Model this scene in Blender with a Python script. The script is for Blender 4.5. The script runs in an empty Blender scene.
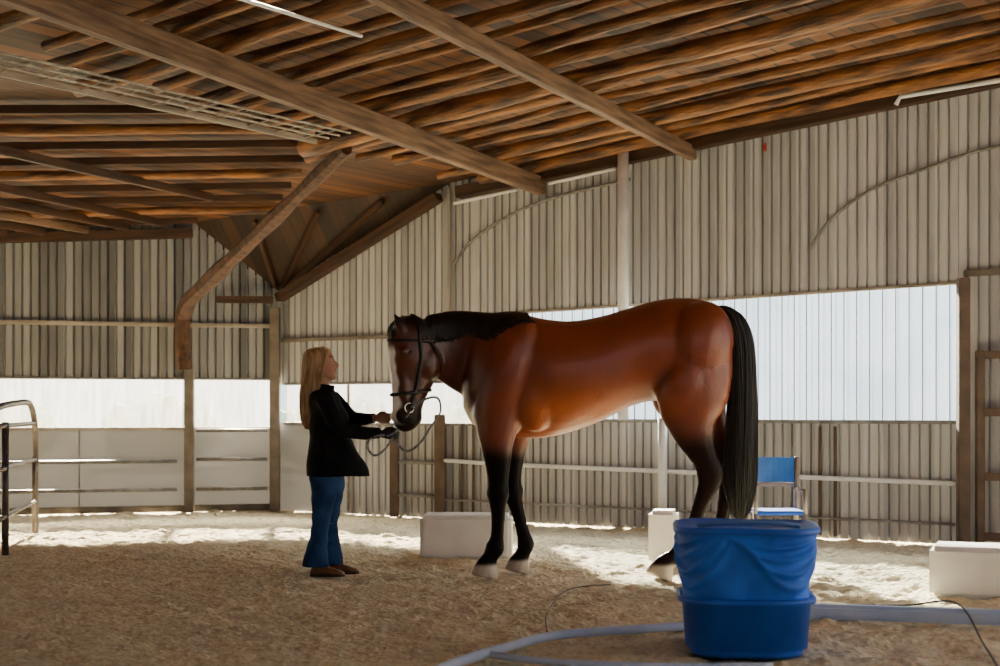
import bpy, bmesh, math, random
from mathutils import Vector, Matrix, noise
from mathutils.bvhtree import BVHTree
random.seed(7)
scene = bpy.context.scene
COL = scene.collection

# ------------------------------------------------------------------ materials
def nodes_of(name):
    m = bpy.data.materials.new(name); m.use_nodes = True
    nt = m.node_tree
    return m, nt, nt.nodes['Principled BSDF']

def mat(name, c1, c2=None, rough=0.6, scale=8.0, stretch=(1,1,1), bump=0.0, bscale=None, metal=0.0,
        spec=0.5, detail=4.0, lo=0.35, hi=0.65, coat=0.0, sheen=0.0):
    m, nt, b = nodes_of(name)
    N, L = nt.nodes, nt.links
    b.inputs['Roughness'].default_value = rough
    b.inputs['Metallic'].default_value = metal
    b.inputs['Specular IOR Level'].default_value = spec
    b.inputs['Coat Weight'].default_value = coat
    b.inputs['Sheen Weight'].default_value = sheen
    if c2 is None: c2 = tuple(x*0.8 for x in c1)
    tc = N.new('ShaderNodeTexCoord'); mp = N.new('ShaderNodeMapping')
    mp.inputs['Scale'].default_value = stretch
    L.new(tc.outputs['Object'], mp.inputs['Vector'])
    nz = N.new('ShaderNodeTexNoise'); nz.inputs['Scale'].default_value = scale
    nz.inputs['Detail'].default_value = detail
    L.new(mp.outputs['Vector'], nz.inputs['Vector'])
    cr = N.new('ShaderNodeValToRGB')
    cr.color_ramp.elements[0].position = lo; cr.color_ramp.elements[1].position = hi
    cr.color_ramp.elements[0].color = (*c2, 1); cr.color_ramp.elements[1].color = (*c1, 1)
    L.new(nz.outputs['Fac'], cr.inputs['Fac']); L.new(cr.outputs['Color'], b.inputs['Base Color'])
    if bump > 0:
        n2 = N.new('ShaderNodeTexNoise'); n2.inputs['Scale'].default_value = bscale or scale*3
        n2.inputs['Detail'].default_value = 5
        L.new(mp.outputs['Vector'], n2.inputs['Vector'])
        bp = N.new('ShaderNodeBump'); bp.inputs['Strength'].default_value = bump
        bp.inputs['Distance'].default_value = 0.02
        L.new(n2.outputs['Fac'], bp.inputs['Height']); L.new(bp.outputs['Normal'], b.inputs['Normal'])
    return m

def mat_vcol(name, rough=0.5, bump=0.1, bscale=60, spec=0.5, coat=0.0, sheen=0.0, var=0.15, vscale=6, lumspec=False):
    m, nt, b = nodes_of(name)
    N, L = nt.nodes, nt.links
    b.inputs['Roughness'].default_value = rough
    b.inputs['Specular IOR Level'].default_value = spec
    b.inputs['Coat Weight'].default_value = coat
    b.inputs['Coat Roughness'].default_value = 0.3
    b.inputs['Sheen Weight'].default_value = sheen
    at = N.new('ShaderNodeAttribute'); at.attribute_name = 'Col'
    tc = N.new('ShaderNodeTexCoord')
    nz = N.new('ShaderNodeTexNoise'); nz.inputs['Scale'].default_value = vscale; nz.inputs['Detail'].default_value = 5
    L.new(tc.outputs['Object'], nz.inputs['Vector'])
    mr = N.new('ShaderNodeMapRange'); mr.inputs['From Min'].default_value=0.3; mr.inputs['From Max'].default_value=0.7
    mr.inputs['To Min'].default_value = 1-var; mr.inputs['To Max'].default_value = 1+var
    L.new(nz.outputs['Fac'], mr.inputs['Value'])
    mx = N.new('ShaderNodeVectorMath'); mx.operation = 'SCALE'
    L.new(at.outputs['Color'], mx.inputs[0]); L.new(mr.outputs['Result'], mx.inputs['Scale'])
    L.new(mx.outputs['Vector'], b.inputs['Base Color'])
    if lumspec:
        sx = N.new('ShaderNodeSeparateXYZ'); L.new(at.outputs['Color'], sx.inputs[0])
        m3 = N.new('ShaderNodeMapRange'); m3.inputs['From Min'].default_value=.01; m3.inputs['From Max'].default_value=.12
        m3.inputs['To Min'].default_value=.12; m3.inputs['To Max'].default_value=spec
        L.new(sx.outputs[0], m3.inputs['Value']); L.new(m3.outputs[0], b.inputs['Specular IOR Level'])
        m4 = N.new('ShaderNodeMapRange'); m4.inputs['From Min'].default_value=.01; m4.inputs['From Max'].default_value=.12
        m4.inputs['To Min'].default_value=0; m4.inputs['To Max'].default_value=coat
        L.new(sx.outputs[0], m4.inputs['Value']); L.new(m4.outputs[0], b.inputs['Coat Weight'])
    n2 = N.new('ShaderNodeTexNoise'); n2.inputs['Scale'].default_value = bscale
    L.new(tc.outputs['Object'], n2.inputs['Vector'])
    bp = N.new('ShaderNodeBump'); bp.inputs['Strength'].default_value = bump; bp.inputs['Distance'].default_value = 0.01
    L.new(n2.outputs['Fac'], bp.inputs['Height']); L.new(bp.outputs['Normal'], b.inputs['Normal'])
    return m

def mat_striped(name, ca, cb, period, rough=0.7, rot=0.0, gap=0.0, gapcol=(0.02,0.012,0.008), noise_amt=0.5, metal=0.0):
    m, nt, b = nodes_of(name)
    N, L = nt.nodes, nt.links
    b.inputs['Roughness'].default_value = rough; b.inputs['Metallic'].default_value = metal
    tc = N.new('ShaderNodeTexCoord'); mp = N.new('ShaderNodeMapping')
    mp.inputs['Rotation'].default_value = (0,0,rot)
    L.new(tc.outputs['Object'], mp.inputs['Vector'])
    sx = N.new('ShaderNodeSeparateXYZ'); L.new(mp.outputs['Vector'], sx.inputs[0])
    dv = N.new('ShaderNodeMath'); dv.operation='DIVIDE'; dv.inputs[1].default_value = period
    L.new(sx.outputs['X'], dv.inputs[0])
    fl = N.new('ShaderNodeMath'); fl.operation='FLOOR'; L.new(dv.outputs[0], fl.inputs[0])
    wn = N.new('ShaderNodeTexWhiteNoise'); wn.noise_dimensions='1D'; L.new(fl.outputs[0], wn.inputs['W'])
    mp2 = N.new('ShaderNodeMapping'); mp2.inputs['Scale'].default_value=(14,1.2,1.2)
    L.new(mp.outputs['Vector'], mp2.inputs['Vector'])
    nz = N.new('ShaderNodeTexNoise'); nz.inputs['Scale'].default_value=1.5; nz.inputs['Detail'].default_value=5
    L.new(mp2.outputs['Vector'], nz.inputs['Vector'])
    mixf = N.new('ShaderNodeMix'); mixf.data_type='FLOAT'; mixf.inputs['Factor'].default_value = noise_amt
    L.new(wn.outputs['Value'], mixf.inputs[2]); L.new(nz.outputs['Fac'], mixf.inputs[3])
    cr = N.new('ShaderNodeValToRGB'); cr.color_ramp.elements[0].color=(*ca,1); cr.color_ramp.elements[1].color=(*cb,1)
    cr.color_ramp.elements[0].position=0.25; cr.color_ramp.elements[1].position=0.75
    L.new(mixf.outputs[0], cr.inputs['Fac'])
    out = cr.outputs['Color']
    if gap > 0:
        fr = N.new('ShaderNodeMath'); fr.operation='FRACT'; L.new(dv.outputs[0], fr.inputs[0])
        lt = N.new('ShaderNodeMath'); lt.operation='LESS_THAN'; lt.inputs[1].default_value = gap
        L.new(fr.outputs[0], lt.inputs[0])
        mc = N.new('ShaderNodeMix'); mc.data_type='RGBA'
        L.new(lt.outputs[0], mc.inputs['Factor']); L.new(out, mc.inputs[6]); mc.inputs[7].default_value=(*gapcol,1)
        out = mc.outputs[2]
    L.new(out, b.inputs['Base Color'])
    return m

def mat_pane(name, tcol, scol, transp, streak=0.12, dif=0.25, ref=(.6,.62,.65), xs_=9, nsc=2.0):
    """milky plastic glazing: part clear, part diffusely transmitting"""
    m, nt, b = nodes_of(name)
    N, L = nt.nodes, nt.links
    N.remove(b); out = N['Material Output']
    tr = N.new('ShaderNodeBsdfTransparent'); tr.inputs[0].default_value=(*tcol,1)
    tl = N.new('ShaderNodeBsdfTranslucent'); tl.inputs[0].default_value=(*scol,1)
    df = N.new('ShaderNodeBsdfDiffuse'); df.inputs[0].default_value=(*ref,1)
    m1 = N.new('ShaderNodeMixShader'); m1.inputs[0].default_value=dif
    L.new(tl.outputs[0], m1.inputs[1]); L.new(df.outputs[0], m1.inputs[2])
    m2 = N.new('ShaderNodeMixShader')
    tc = N.new('ShaderNodeTexCoord'); mp = N.new('ShaderNodeMapping'); mp.inputs['Scale'].default_value=(xs_,1,1.0)
    L.new(tc.outputs['Object'], mp.inputs['Vector'])
    nz = N.new('ShaderNodeTexNoise'); nz.inputs['Scale'].default_value=nsc; L.new(mp.outputs[0], nz.inputs['Vector'])
    mr = N.new('ShaderNodeMapRange'); mr.inputs['To Min'].default_value=1-transp-streak; mr.inputs['To Max'].default_value=1-transp+streak
    mr.inputs['From Min'].default_value=.3; mr.inputs['From Max'].default_value=.7
    L.new(nz.outputs['Fac'], mr.inputs['Value']); L.new(mr.outputs[0], m2.inputs[0])
    L.new(tr.outputs[0], m2.inputs[1]); L.new(m1.outputs[0], m2.inputs[2])
    L.new(m2.outputs[0], out.inputs['Surface'])
    return m

M_log   = mat('log_wood', (0.40,0.165,0.042), (0.050,0.018,0.007), 0.5, 2.4, (0.8,5,5), 0.8, 12, lo=.38, hi=.66, detail=7)
M_brace = mat('brace_wood', (0.10,0.040,0.014), (0.028,0.011,0.005), 0.7, 7, (1.5,1.5,1.5), 0.8, 18)
M_logd  = mat('dark_log_wood', (0.075,0.031,0.012), (0.026,0.011,0.006), 0.6, 3, (0.6,6,6), 0.3, 14)
M_beam  = mat('sawn_beam_wood', (0.24,0.145,0.088), (0.085,0.047,0.027), 0.65, 3, (0.6,8,8), 0.4, 14)
M_pale  = mat('galvanised_purlin', (0.42,0.37,0.32), (0.23,0.195,0.165), 0.5, 4, (0.6,6,6), 0.1, 14)
M_post  = mat('post_wood', (0.19,0.16,0.135), (0.13,0.11,0.09), 0.7, 2, (3,3,0.6), 0.2, 14)
M_rust  = mat('brown_wood', (0.13,0.085,0.06), (0.08,0.052,0.038), 0.7, 2, (3,3,0.6), 0.2, 14)
M_white = mat('white_paint', (0.86,0.87,0.89), (0.74,0.75,0.78), 0.45, 6)
M_block = mat('white_block', (0.93,0.91,0.89), (0.84,0.82,0.80), 0.6, 5, bump=0.1)
M_metal = mat('pen_metal', (0.14,0.12,0.11), (0.07,0.055,0.05), 0.45, 10, metal=0.3)
M_steel = mat('rail_steel', (0.26,0.25,0.24), (0.15,0.145,0.14), 0.45, 10, metal=0.3)
M_wire  = mat('dark_cable', (0.12,0.10,0.08), (0.07,0.06,0.05), 0.6)
M_blue  = mat('blue_plastic', (0.010,0.135,0.72), (0.007,0.10,0.60), 0.45, 5, bump=0.05)
M_bluec = mat('blue_cloth', (0.020,0.20,0.88), (0.010,0.12,0.66), 0.6, 6, bump=0.25, bscale=9)
M_pipe  = mat('pale_blue_pipe', (0.60,0.72,0.94), (0.50,0.63,0.88), 0.35, 6)
M_leather = mat('black_leather', (0.012,0.010,0.010), (0.006,0.005,0.005), 0.4, 20)
M_rope  = mat('grey_rope', (0.26,0.28,0.32), (0.08,0.09,0.11), 0.6, 60)
M_horsehair = mat('black_horsehair', (0.012,0.009,0.008), (0.004,0.003,0.003), 0.42, 30, spec=.4)
M_hair  = mat('blonde_hair', (0.80,0.56,0.31), (0.34,0.20,0.09), 0.42, 14, (3,3,0.35))
M_jacket= mat('black_wool', (0.006,0.006,0.008), (0.003,0.003,0.004), 0.85, 20, bump=0.3, bscale=25, spec=.15)
M_jeans = mat('blue_denim', (0.022,0.070,0.21), (0.006,0.022,0.075), 0.8, 4, bump=0.4, bscale=30, spec=.2)
M_shoe  = mat('brown_leather', (0.19,0.08,0.03), (0.10,0.04,0.018), 0.45, 20)
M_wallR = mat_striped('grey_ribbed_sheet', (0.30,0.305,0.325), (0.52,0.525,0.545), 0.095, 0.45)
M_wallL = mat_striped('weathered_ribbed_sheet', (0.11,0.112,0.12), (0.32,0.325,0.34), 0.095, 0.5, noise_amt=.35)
M_ceil  = mat_striped('roof_boards', (0.026,0.010,0.005), (0.22,0.085,0.024), 0.17, 0.7, gap=0.12)
M_outside = mat('pale_gravel', (0.30,0.30,0.26), (0.24,0.24,0.20), 0.9, 2)
M_bush  = mat('pale_foliage', (0.85,0.90,0.66), (0.60,0.68,0.44), 0.9, 2.5, bump=.5)
M_paneR = mat_pane('milky_blue_glazing', (.84,.93,1.0), (.11,.14,.18), 0.66,.16,nsc=1.2)
M_paneL = mat_pane('milky_glazing', (1.0,1.0,.96), (.42,.42,.38), 0.72)
M_panel = mat_pane('grey_kick_panel', (.50,.49,.48), (.007,.0070,.0071), 0.015, .008, .45, (.60,.60,.61),xs_=1)

def mat_floor():
    m, nt, b = nodes_of('wood_shaving_footing')
    N, L = nt.nodes, nt.links
    b.inputs['Roughness'].default_value=0.95; b.inputs['Specular IOR Level'].default_value=0.1
    tc = N.new('ShaderNodeTexCoord')
    n1 = N.new('ShaderNodeTexNoise'); n1.inputs['Scale'].default_value=18; n1.inputs['Detail'].default_value=8; n1.inputs['Roughness'].default_value=.75
    n0 = N.new('ShaderNodeTexNoise'); n0.inputs['Scale'].default_value=1.3; n0.inputs['Detail'].default_value=4
    v = N.new('ShaderNodeTexVoronoi'); v.inputs['Scale'].default_value=28
    for n in (n1,n0,v): L.new(tc.outputs['Object'], n.inputs['Vector'])
    cr = N.new('ShaderNodeValToRGB'); e=cr.color_ramp.elements
    e[0].position=.30; e[0].color=(0.60,0.48,0.27,1); e[1].position=.56; e[1].color=(0.96,0.88,0.63,1)
    L.new(n1.outputs['Fac'], cr.inputs['Fac'])
    mr = N.new('ShaderNodeMapRange'); mr.inputs['From Min'].default_value=.3; mr.inputs['From Max'].default_value=.7
    mr.inputs['To Min'].default_value=.88; mr.inputs['To Max'].default_value=1.04
    L.new(n0.outputs['Fac'], mr.inputs['Value'])
    sc = N.new('ShaderNodeVectorMath'); sc.operation='SCALE'
    L.new(cr.outputs['Color'], sc.inputs[0]); L.new(mr.outputs[0], sc.inputs['Scale'])
    L.new(sc.outputs[0], b.inputs['Base Color'])
    ad = N.new('ShaderNodeMath'); ad.operation='ADD'
    L.new(n1.outputs['Fac'], ad.inputs[0]); L.new(v.outputs['Distance'], ad.inputs[1])
    bp = N.new('ShaderNodeBump'); bp.inputs['Strength'].default_value=.6; bp.inputs['Distance'].default_value=0.025
    L.new(ad.outputs[0], bp.inputs['Height']); L.new(bp.outputs[0], b.inputs['Normal'])
    return m
M_floor = mat_floor()

# ------------------------------------------------------------------ helpers
def setmeta(o, label=None, cat=None, group=None, kind=None):
    if label: o['label']=label
    if cat: o['category']=cat
    if group: o['group']=group
    if kind: o['kind']=kind
    return o

def mesh_obj(name, verts, faces, m, smooth=True, loc=None):
    me = bpy.data.meshes.new(name)
    me.from_pydata([tuple(v) for v in verts], [], faces)
    bm = bmesh.new(); bm.from_mesh(me); bmesh.ops.recalc_face_normals(bm, faces=bm.faces); bm.to_mesh(me); bm.free()
    me.materials.append(m)
    if smooth:
        for p in me.polygons: p.use_smooth=True
    o = bpy.data.objects.new(name, me); COL.objects.link(o)
    if loc is not None:
        loc = Vector(loc); me.transform(Matrix.Translation(-loc)); o.location = loc
    return o

def thing(name, loc, label, cat, group=None):
    e = bpy.data.objects.new(name, None); e.location=loc; e.empty_display_size=0.1
    COL.objects.link(e); return setmeta(e,label,cat,group)

def adopt(root, o):
    o.parent = root
    o.matrix_parent_inverse = Matrix.Translation(-Vector(root.location))
    return o

def tube_geo(pts, rads, n=8, V=None, F=None, squash=1.0):
    V = [] if V is None else V; F = [] if F is None else F
    pts=[Vector(p) for p in pts]
    if not hasattr(rads,'__len__'): rads=[rads]*len(pts)
    up=None; base=len(V)
    for i,p in enumerate(pts):
        t = (pts[min(i+1,len(pts)-1)]-pts[max(i-1,0)])
        t = t.normalized() if t.length>1e-9 else Vector((0,0,1))
        if up is None:
            up = t.orthogonal().normalized()
        up = (up - t*up.dot(t))
        up = up.normalized() if up.length>1e-6 else t.orthogonal().normalized()
        s = t.cross(up)
        for k in range(n):
            a=2*math.pi*k/n
            V.append(p+ (up*math.cos(a)+s*math.sin(a)*squash)*rads[i])
    for i in range(len(pts)-1):
        for k in range(n):
            a=base+i*n+k; b=base+i*n+(k+1)%n
            F.append((a,b,b+n,a+n))
    F.append(tuple(base+k for k in range(n))[::-1]); F.append(tuple(base+(len(pts)-1)*n+k for k in range(n)))
    return V,F

def smooth_path(pts, sub=6):
    pts=[Vector(p) for p in pts]; out=[]
    P=[pts[0]*2-pts[1]]+pts+[pts[-1]*2-pts[-2]]
    for i in range(1,len(P)-2):
        a,b,c,d=P[i-1],P[i],P[i+1],P[i+2]
        for j in range(sub):
            t=j/sub
            out.append(0.5*((2*b)+(c-a)*t+(2*a-5*b+4*c-d)*t*t+(3*b-a-3*c+d)*t**3))
    out.append(pts[-1]); return out

def tube(name, pts, r, m, n=10, sub=0, loc=None):
    if sub: pts=smooth_path(pts,sub)
    V,F=tube_geo(pts,r,n)
    return mesh_obj(name,V,F,m,True, loc if loc is not None else pts[0])

def bar_matrix(p0,p1):
    p0=Vector(p0);p1=Vector(p1); x=(p1-p0).normalized()
    z=Vector((0,0,1))
    if abs(x.dot(z))>.99: z=Vector((0,1,0))
    y=z.cross(x).normalized(); z=x.cross(y)
    M=Matrix((x,y,z)).transposed().to_4x4(); M.translation=(p0+p1)/2
    return M,(p1-p0).length

def bar(name,p0,p1,w,h,m,bev=0.008):
    M,L=bar_matrix(p0,p1)
    bm=bmesh.new(); bmesh.ops.create_cube(bm,size=1)
    bmesh.ops.scale(bm,vec=(L,w,h),verts=bm.verts)
    bmesh.ops.bevel(bm,geom=bm.edges[:],offset=min(bev,w*.3,h*.3),segments=2,affect='EDGES')
    me=bpy.data.meshes.new(name); bm.to_mesh(me); bm.free(); me.materials.append(m)
    o=bpy.data.objects.new(name,me); COL.objects.link(o); o.matrix_world=M; return o

def log(name,p0,p1,r,m,n=14):
    M,L=bar_matrix(p0,p1)
    k=max(4,int(L/.2)); pts=[];rr=[]
    sd=random.random()*100
    for i in range(k+1):
        x=-L/2+L*i/k
        pts.append(Vector((x, .09*noise.noise(Vector((x*.7,sd,0))), .018*noise.noise(Vector((x*.9,sd,5))))))
        rr.append(r*(1+.26*noise.noise(Vector((x*1.1,sd,9)))+.16*noise.noise(Vector((x*4.5,sd,2)))))
    V,F=tube_geo(pts,rr,n)
    o=mesh_obj(name,V,F,m,True); o.matrix_world=M; return o

def block(name,c,size,rotz,m,bev=.02,loc=None):
    bm=bmesh.new(); bmesh.ops.create_cube(bm,size=1)
    bmesh.ops.scale(bm,vec=size,verts=bm.verts)
    bmesh.ops.bevel(bm,geom=bm.edges[:],offset=bev,segments=4,affect='EDGES')
    bmesh.ops.translate(bm,vec=(0,0,size[2]/2),verts=bm.verts)
    me=bpy.data.meshes.new(name); bm.to_mesh(me); bm.free(); me.materials.append(m)
    o=bpy.data.objects.new(name,me); COL.objects.link(o); o.location=c; o.rotation_euler=(0,0,rotz); return o

def remeshed(name,V,F,voxel,m,smooth_it=6,fac=0.5):
    me=bpy.data.meshes.new(name+'_src'); me.from_pydata([tuple(v) for v in V],[],F)
    bm=bmesh.new(); bm.from_mesh(me); bmesh.ops.recalc_face_normals(bm,faces=bm.faces); bm.to_mesh(me); bm.free()
    t=bpy.data.objects.new(name+'_src',me); COL.objects.link(t)
    r=t.modifiers.new('r','REMESH'); r.mode='VOXEL'; r.voxel_size=voxel; r.use_smooth_shade=True
    if smooth_it:
        s=t.modifiers.new('s','SMOOTH'); s.iterations=smooth_it; s.factor=fac
    dg=bpy.context.evaluated_depsgraph_get(); dg.update()
    me2=bpy.data.meshes.new_from_object(t.evaluated_get(dg))
    bpy.data.objects.remove(t,do_unlink=True); bpy.data.meshes.remove(me)
    me2.name=name; me2.materials.clear(); me2.materials.append(m)
    for p in me2.polygons: p.use_smooth=True
    o=bpy.data.objects.new(name,me2); COL.objects.link(o); return o

def ell_loft(secs,V,F,n=20):
    base=len(V)
    for c,a,b in secs:
        for k in range(n):
            t=2*math.pi*k/n
            V.append(c+a*math.cos(t)+b*math.sin(t))
    for i in range(len(secs)-1):
        for k in range(n):
            p=base+i*n+k; q=base+i*n+(k+1)%n
            F.append((p,q,q+n,p+n))
    F.append(tuple(base+k for k in range(n))[::-1]); F.append(tuple(base+(len(secs)-1)*n+k for k in range(n)))

def ball(V,F,c,r,n=12,rot=0.0):
    c=Vector(c); secs=[]; cs,sn=math.cos(rot),math.sin(rot)
    ax=Vector((cs,0,sn)); az_=Vector((-sn,0,cs))
    for i in range(n+1):
        th=math.pi*(i+.001)/(n+.002)
        s=max(math.sin(th),.02)
        secs.append((c+az_*(r[2]*math.cos(th)),ax*(r[0]*s),Vector((0,r[1]*s,0))))
    ell_loft(secs,V,F,14)
def lerp(a,b,t): t=max(0,min(1,t)); return tuple(a[i]+(b[i]-a[i])*t for i in range(3))
def sst(a,b,x): t=max(0,min(1,(x-a)/(b-a))); return t*t*(3-2*t)

# ------------------------------------------------------------------ setting
ORG=Vector((-2.66,18,0))
UR=Vector((.8222,-.5692,0)); NR=Vector((-.5692,-.8222,0))
UL=Vector((-.9589,-.2839,0)); NL=Vector((.2839,-.9589,0))
def R(u,o,z): return ORG+UR*u+NR*o+Vector((0,0,z))
def Lf(v,o,z): return ORG+UL*v+NL*o+Vector((0,0,z))
def zroof(x,y): return 3.27+.075*(x+5.7)-.0457*(y-17.1)
def ztopR(u):
    p=R(u,0,0); pB=R(2.57,0,0)
    return 2.6+(zroof(pB.x,pB.y)-2.6)*u/2.57 if u<2.57 else zroof(p.x,p.y)
def ztopL(v):
    p=Lf(v,0,0); pD=Lf(1.0,0,0)
    return 2.6+(zroof(pD.x,pD.y)-2.6)*v if v<1 else zroof(p.x,p.y)

def ribbed(V,F,P,u0,u1,zb,zt,depth=.030,period=.095):
    cols=[]; prof=[(0,0),(.080,0),(.088,1),(.112,1)]
    k=0
    while True:
        done=False
        for du,d in prof:
            uu=u0+k*period+du*period/.12
            if uu>=u1: done=True;break
            cols.append((uu,d*depth))
        if done: break
        k+=1
    cols.append((u1,0))
    base=len(V)
    for uu,d in cols:
        V.append(P(uu,-d,zb(uu) if callable(zb) else zb)); V.append(P(uu,-d,zt(uu)+.03 if callable(zt) else zt))
    for i in range(len(cols)-1):
        a=base+2*i; F.append((a,a+2,a+3,a+1))

def wall_obj(name,V,F,m,U,solid=.008,org=ORG):
    N3=Vector((0,0,1)).cross(U)
    Mx=Matrix((U,N3,Vector((0,0,1)))).transposed().to_4x4(); Mx.translation=org
    inv=Mx.inverted()
    me=bpy.data.meshes.new(name); me.from_pydata([tuple(inv@v) for v in V],[],F); me.materials.append(m)
    o=bpy.data.objects.new(name,me); COL.objects.link(o); o.matrix_world=Mx
    if solid:
        so=o.modifiers.new('t','SOLIDIFY'); so.thickness=solid; so.offset=0
    return setmeta(o,kind='structure')

V=[];F=[]
ribbed(V,F,R,0.0,2.9,1.5,ztopR)
ribbed(V,F,R,2.9,8.2,lambda u:2.22+.02*(u-3),ztopR)
ribbed(V,F,R,1.1,2.9,0,1.05)
ribbed(V,F,R,2.9,3.3,0,2.22)
ribbed(V,F,R,3.3,8.2,0,1.1)
ribbed(V,F,R,8.2,12.6,0,ztopR)
wall_obj('wall_right',V,F,M_wallR,UR)
V=[R(0,0,0),R(1.1,0,0),R(1.1,0,1.05),R(0,0,1.05)]
wall_obj('wall_right_lower',V,[(0,1,2,3)],M_panel,UR,0)
V=[];F=[]
ribbed(V,F,Lf,0,8,1.56,ztopL,.035)
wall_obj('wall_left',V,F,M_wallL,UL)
V=[Lf(0,0,0),Lf(8,0,0),Lf(8,0,.99),Lf(0,0,.99)]
wall_obj('wall_left_lower',V,[(0,1,2,3)],M_panel,UL,0)
V=[];F=[]
ribbed(V,F,lambda u,o,z:Vector((-11.6+u,-4-o,z)),0,23.2,0,4.2)
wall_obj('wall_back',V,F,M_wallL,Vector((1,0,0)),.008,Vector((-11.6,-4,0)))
V=[];F=[]
ribbed(V,F,lambda u,o,z:Vector((-11.6+o,-4+u,z)),0,19,0,3.2)
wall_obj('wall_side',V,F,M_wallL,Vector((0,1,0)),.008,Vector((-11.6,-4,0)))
V=[];F=[]
ribbed(V,F,lambda u,o,z:Vector((11.6-o,-4+u,z)),0,14,0,1.9)
ribbed(V,F,lambda u,o,z:Vector((11.6-o,-4+u,z)),0,14,3.2,5.2)
wall_obj('wall_far_side',V,F,M_wallL,Vector((0,1,0)),.008,Vector((11.6,-4,0)))
def pane(name,P,U,u0,u1,z0,z1,m,rib=False,off=-.045):
    V=[];F=[]
    if rib: ribbed(V,F,lambda u,o,z:P(u,o+off,z),u0,u1,z0,z1,.03,.12)
    else:
        V=[P(u0,off,z0),P(u1,off,z0),P(u1,off,z1),P(u0,off,z1)];F=[(0,1,2,3)]
    return wall_obj(name,V,F,m,U,0)
pane('window_1',R,UR,3.3,8.2,1.1,2.33,M_paneR,True)
pane('window_2',R,UR,.10,2.9,1.05,1.5,M_paneL)
pane('window_3',Lf,UL,.06,1.0,.99,1.56,M_paneL)
pane('window_4',Lf,UL,1.12,8,.99,1.56,M_paneL)
tn=[0]
def trim(p0,p1,w,h,m):
    tn[0]+=1; return setmeta(bar('trim_%d'%tn[0],p0,p1,w,h,m),kind='structure')
trim(R(3.3,.0,1.09),R(8.2,.0,1.09),.05,.035,M_steel)
trim(R(3.3,.0,2.235),R(8.2,.0,2.33),.05,.03,M_pale)
trim(R(.1,.0,1.04),R(2.9,.0,1.04),.05,.03,M_steel)
trim(R(.1,.0,1.51),R(2.9,.0,1.51),.05,.03,M_steel)
trim(R(1.1,.0,.02),R(1.1,.0,1.5),.03,.05,M_steel)
trim(Lf(.06,.0,.98),Lf(8,.0,.98),.05,.035,M_pale)
trim(Lf(.06,.0,1.57),Lf(8,.0,1.57),.05,.03,M_steel)
trim(Lf(.06,.05,2.2),Lf(8,.05,2.2),.06,.05,M_pale)
trim(R(.1,.05,2.03),R(1.9,.05,2.03),.05,.045,M_post)
trim(R(2.57,.03,1.52),R(2.57,.03,ztopR(2.57)-.03),.03,.06,M_pale)
trim(R(8.9,.03,2.45),R(12.5,.03,2.52),.06,.04,M_pale)
trim(R(8.25,.03,2.41),R(12.5,.03,2.41),.04,.06,M_post)
for v in (2.3,3.5,4.7,5.9): trim(Lf(v,.01,.02),Lf(v,.01,.97),.012,.02,M_steel)
trim(Lf(.1,.01,.04),Lf(7.9,.01,.04),.02,.08,M_post)
for i in range(39):
    u=3.40+.124*i
    trim(R(u,-.01,1.1),R(u,-.01,2.24+.02*(u-3)),.010,.008,M_steel)

# floor
def axis(lo,hi,dlo,dhi,step):
    a=[];x=lo
    while x<dlo: a.append(x); x+=1.0
    x=dlo
    while x<dhi: a.append(x); x+=step
    x=dhi
    while x<hi: a.append(x); x+=1.0
    a.append(hi); return a
xs=axis(-12,12,-5.6,5.2,.030); ys=axis(-6,18.4,5.5,17.9,.030)
V=[];F=[]
for y in ys:
    for x in xs:
        z=0
        if 5.5<y<17.85 and abs(x)<.40*y+.3:
            p=Vector((x*6,y*6,0)); z=.026*noise.noise(p)+.024*noise.noise(p*2.3)+.026*noise.noise(Vector((x*1.7,y*1.7,3)))-.013
        V.append((x,y,z))
nx=len(xs)
for j in range(len(ys)-1):
    for i in range(nx-1):
        a=j*nx+i; F.append((a,a+1,a+1+nx,a+nx))
me=bpy.data.meshes.new('floor'); me.from_pydata(V,[],F); me.materials.append(M_floor)
me.polygons.foreach_set('use_smooth',[True]*len(me.polygons))
o=bpy.data.objects.new('floor',me); COL.objects.link(o); setmeta(o,kind='structure')
o=mesh_obj('outside_yard',[(-60,-60,-.08),(60,-60,-.08),(60,90,-.08),(-60,90,-.08)],[(0,1,2,3)],M_outside,False)
setmeta(o,'pale gravel yard around the barn','yard',kind='stuff')
rb=random.Random(11)
for i in range(5):
    x=-15.5+i*3.9; y=34+rb.uniform(-1.0,1.0); h=1.1+rb.random()*.6
    bm=bmesh.new(); bmesh.ops.create_icosphere(bm,subdivisions=4,radius=1)
    for v in bm.verts:
        n_=1+.3*noise.noise(v.co*2.2+Vector((i*7,0,0)))+.15*noise.noise(v.co*6)
        v.co=Vector((v.co.x*1.25*n_,v.co.y*.9*n_,max(-.02,(v.co.z*.55+.5)*h*n_)))
    me=bpy.data.meshes.new('bush'); bm.to_mesh(me); bm.free(); me.materials.append(M_bush)
    o=bpy.data.objects.new('bush',me); COL.objects.link(o); o.location=(x,y,-.07)
    setmeta(o,'pale green bush in the yard outside the barn','bush','yard bushes')

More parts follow.
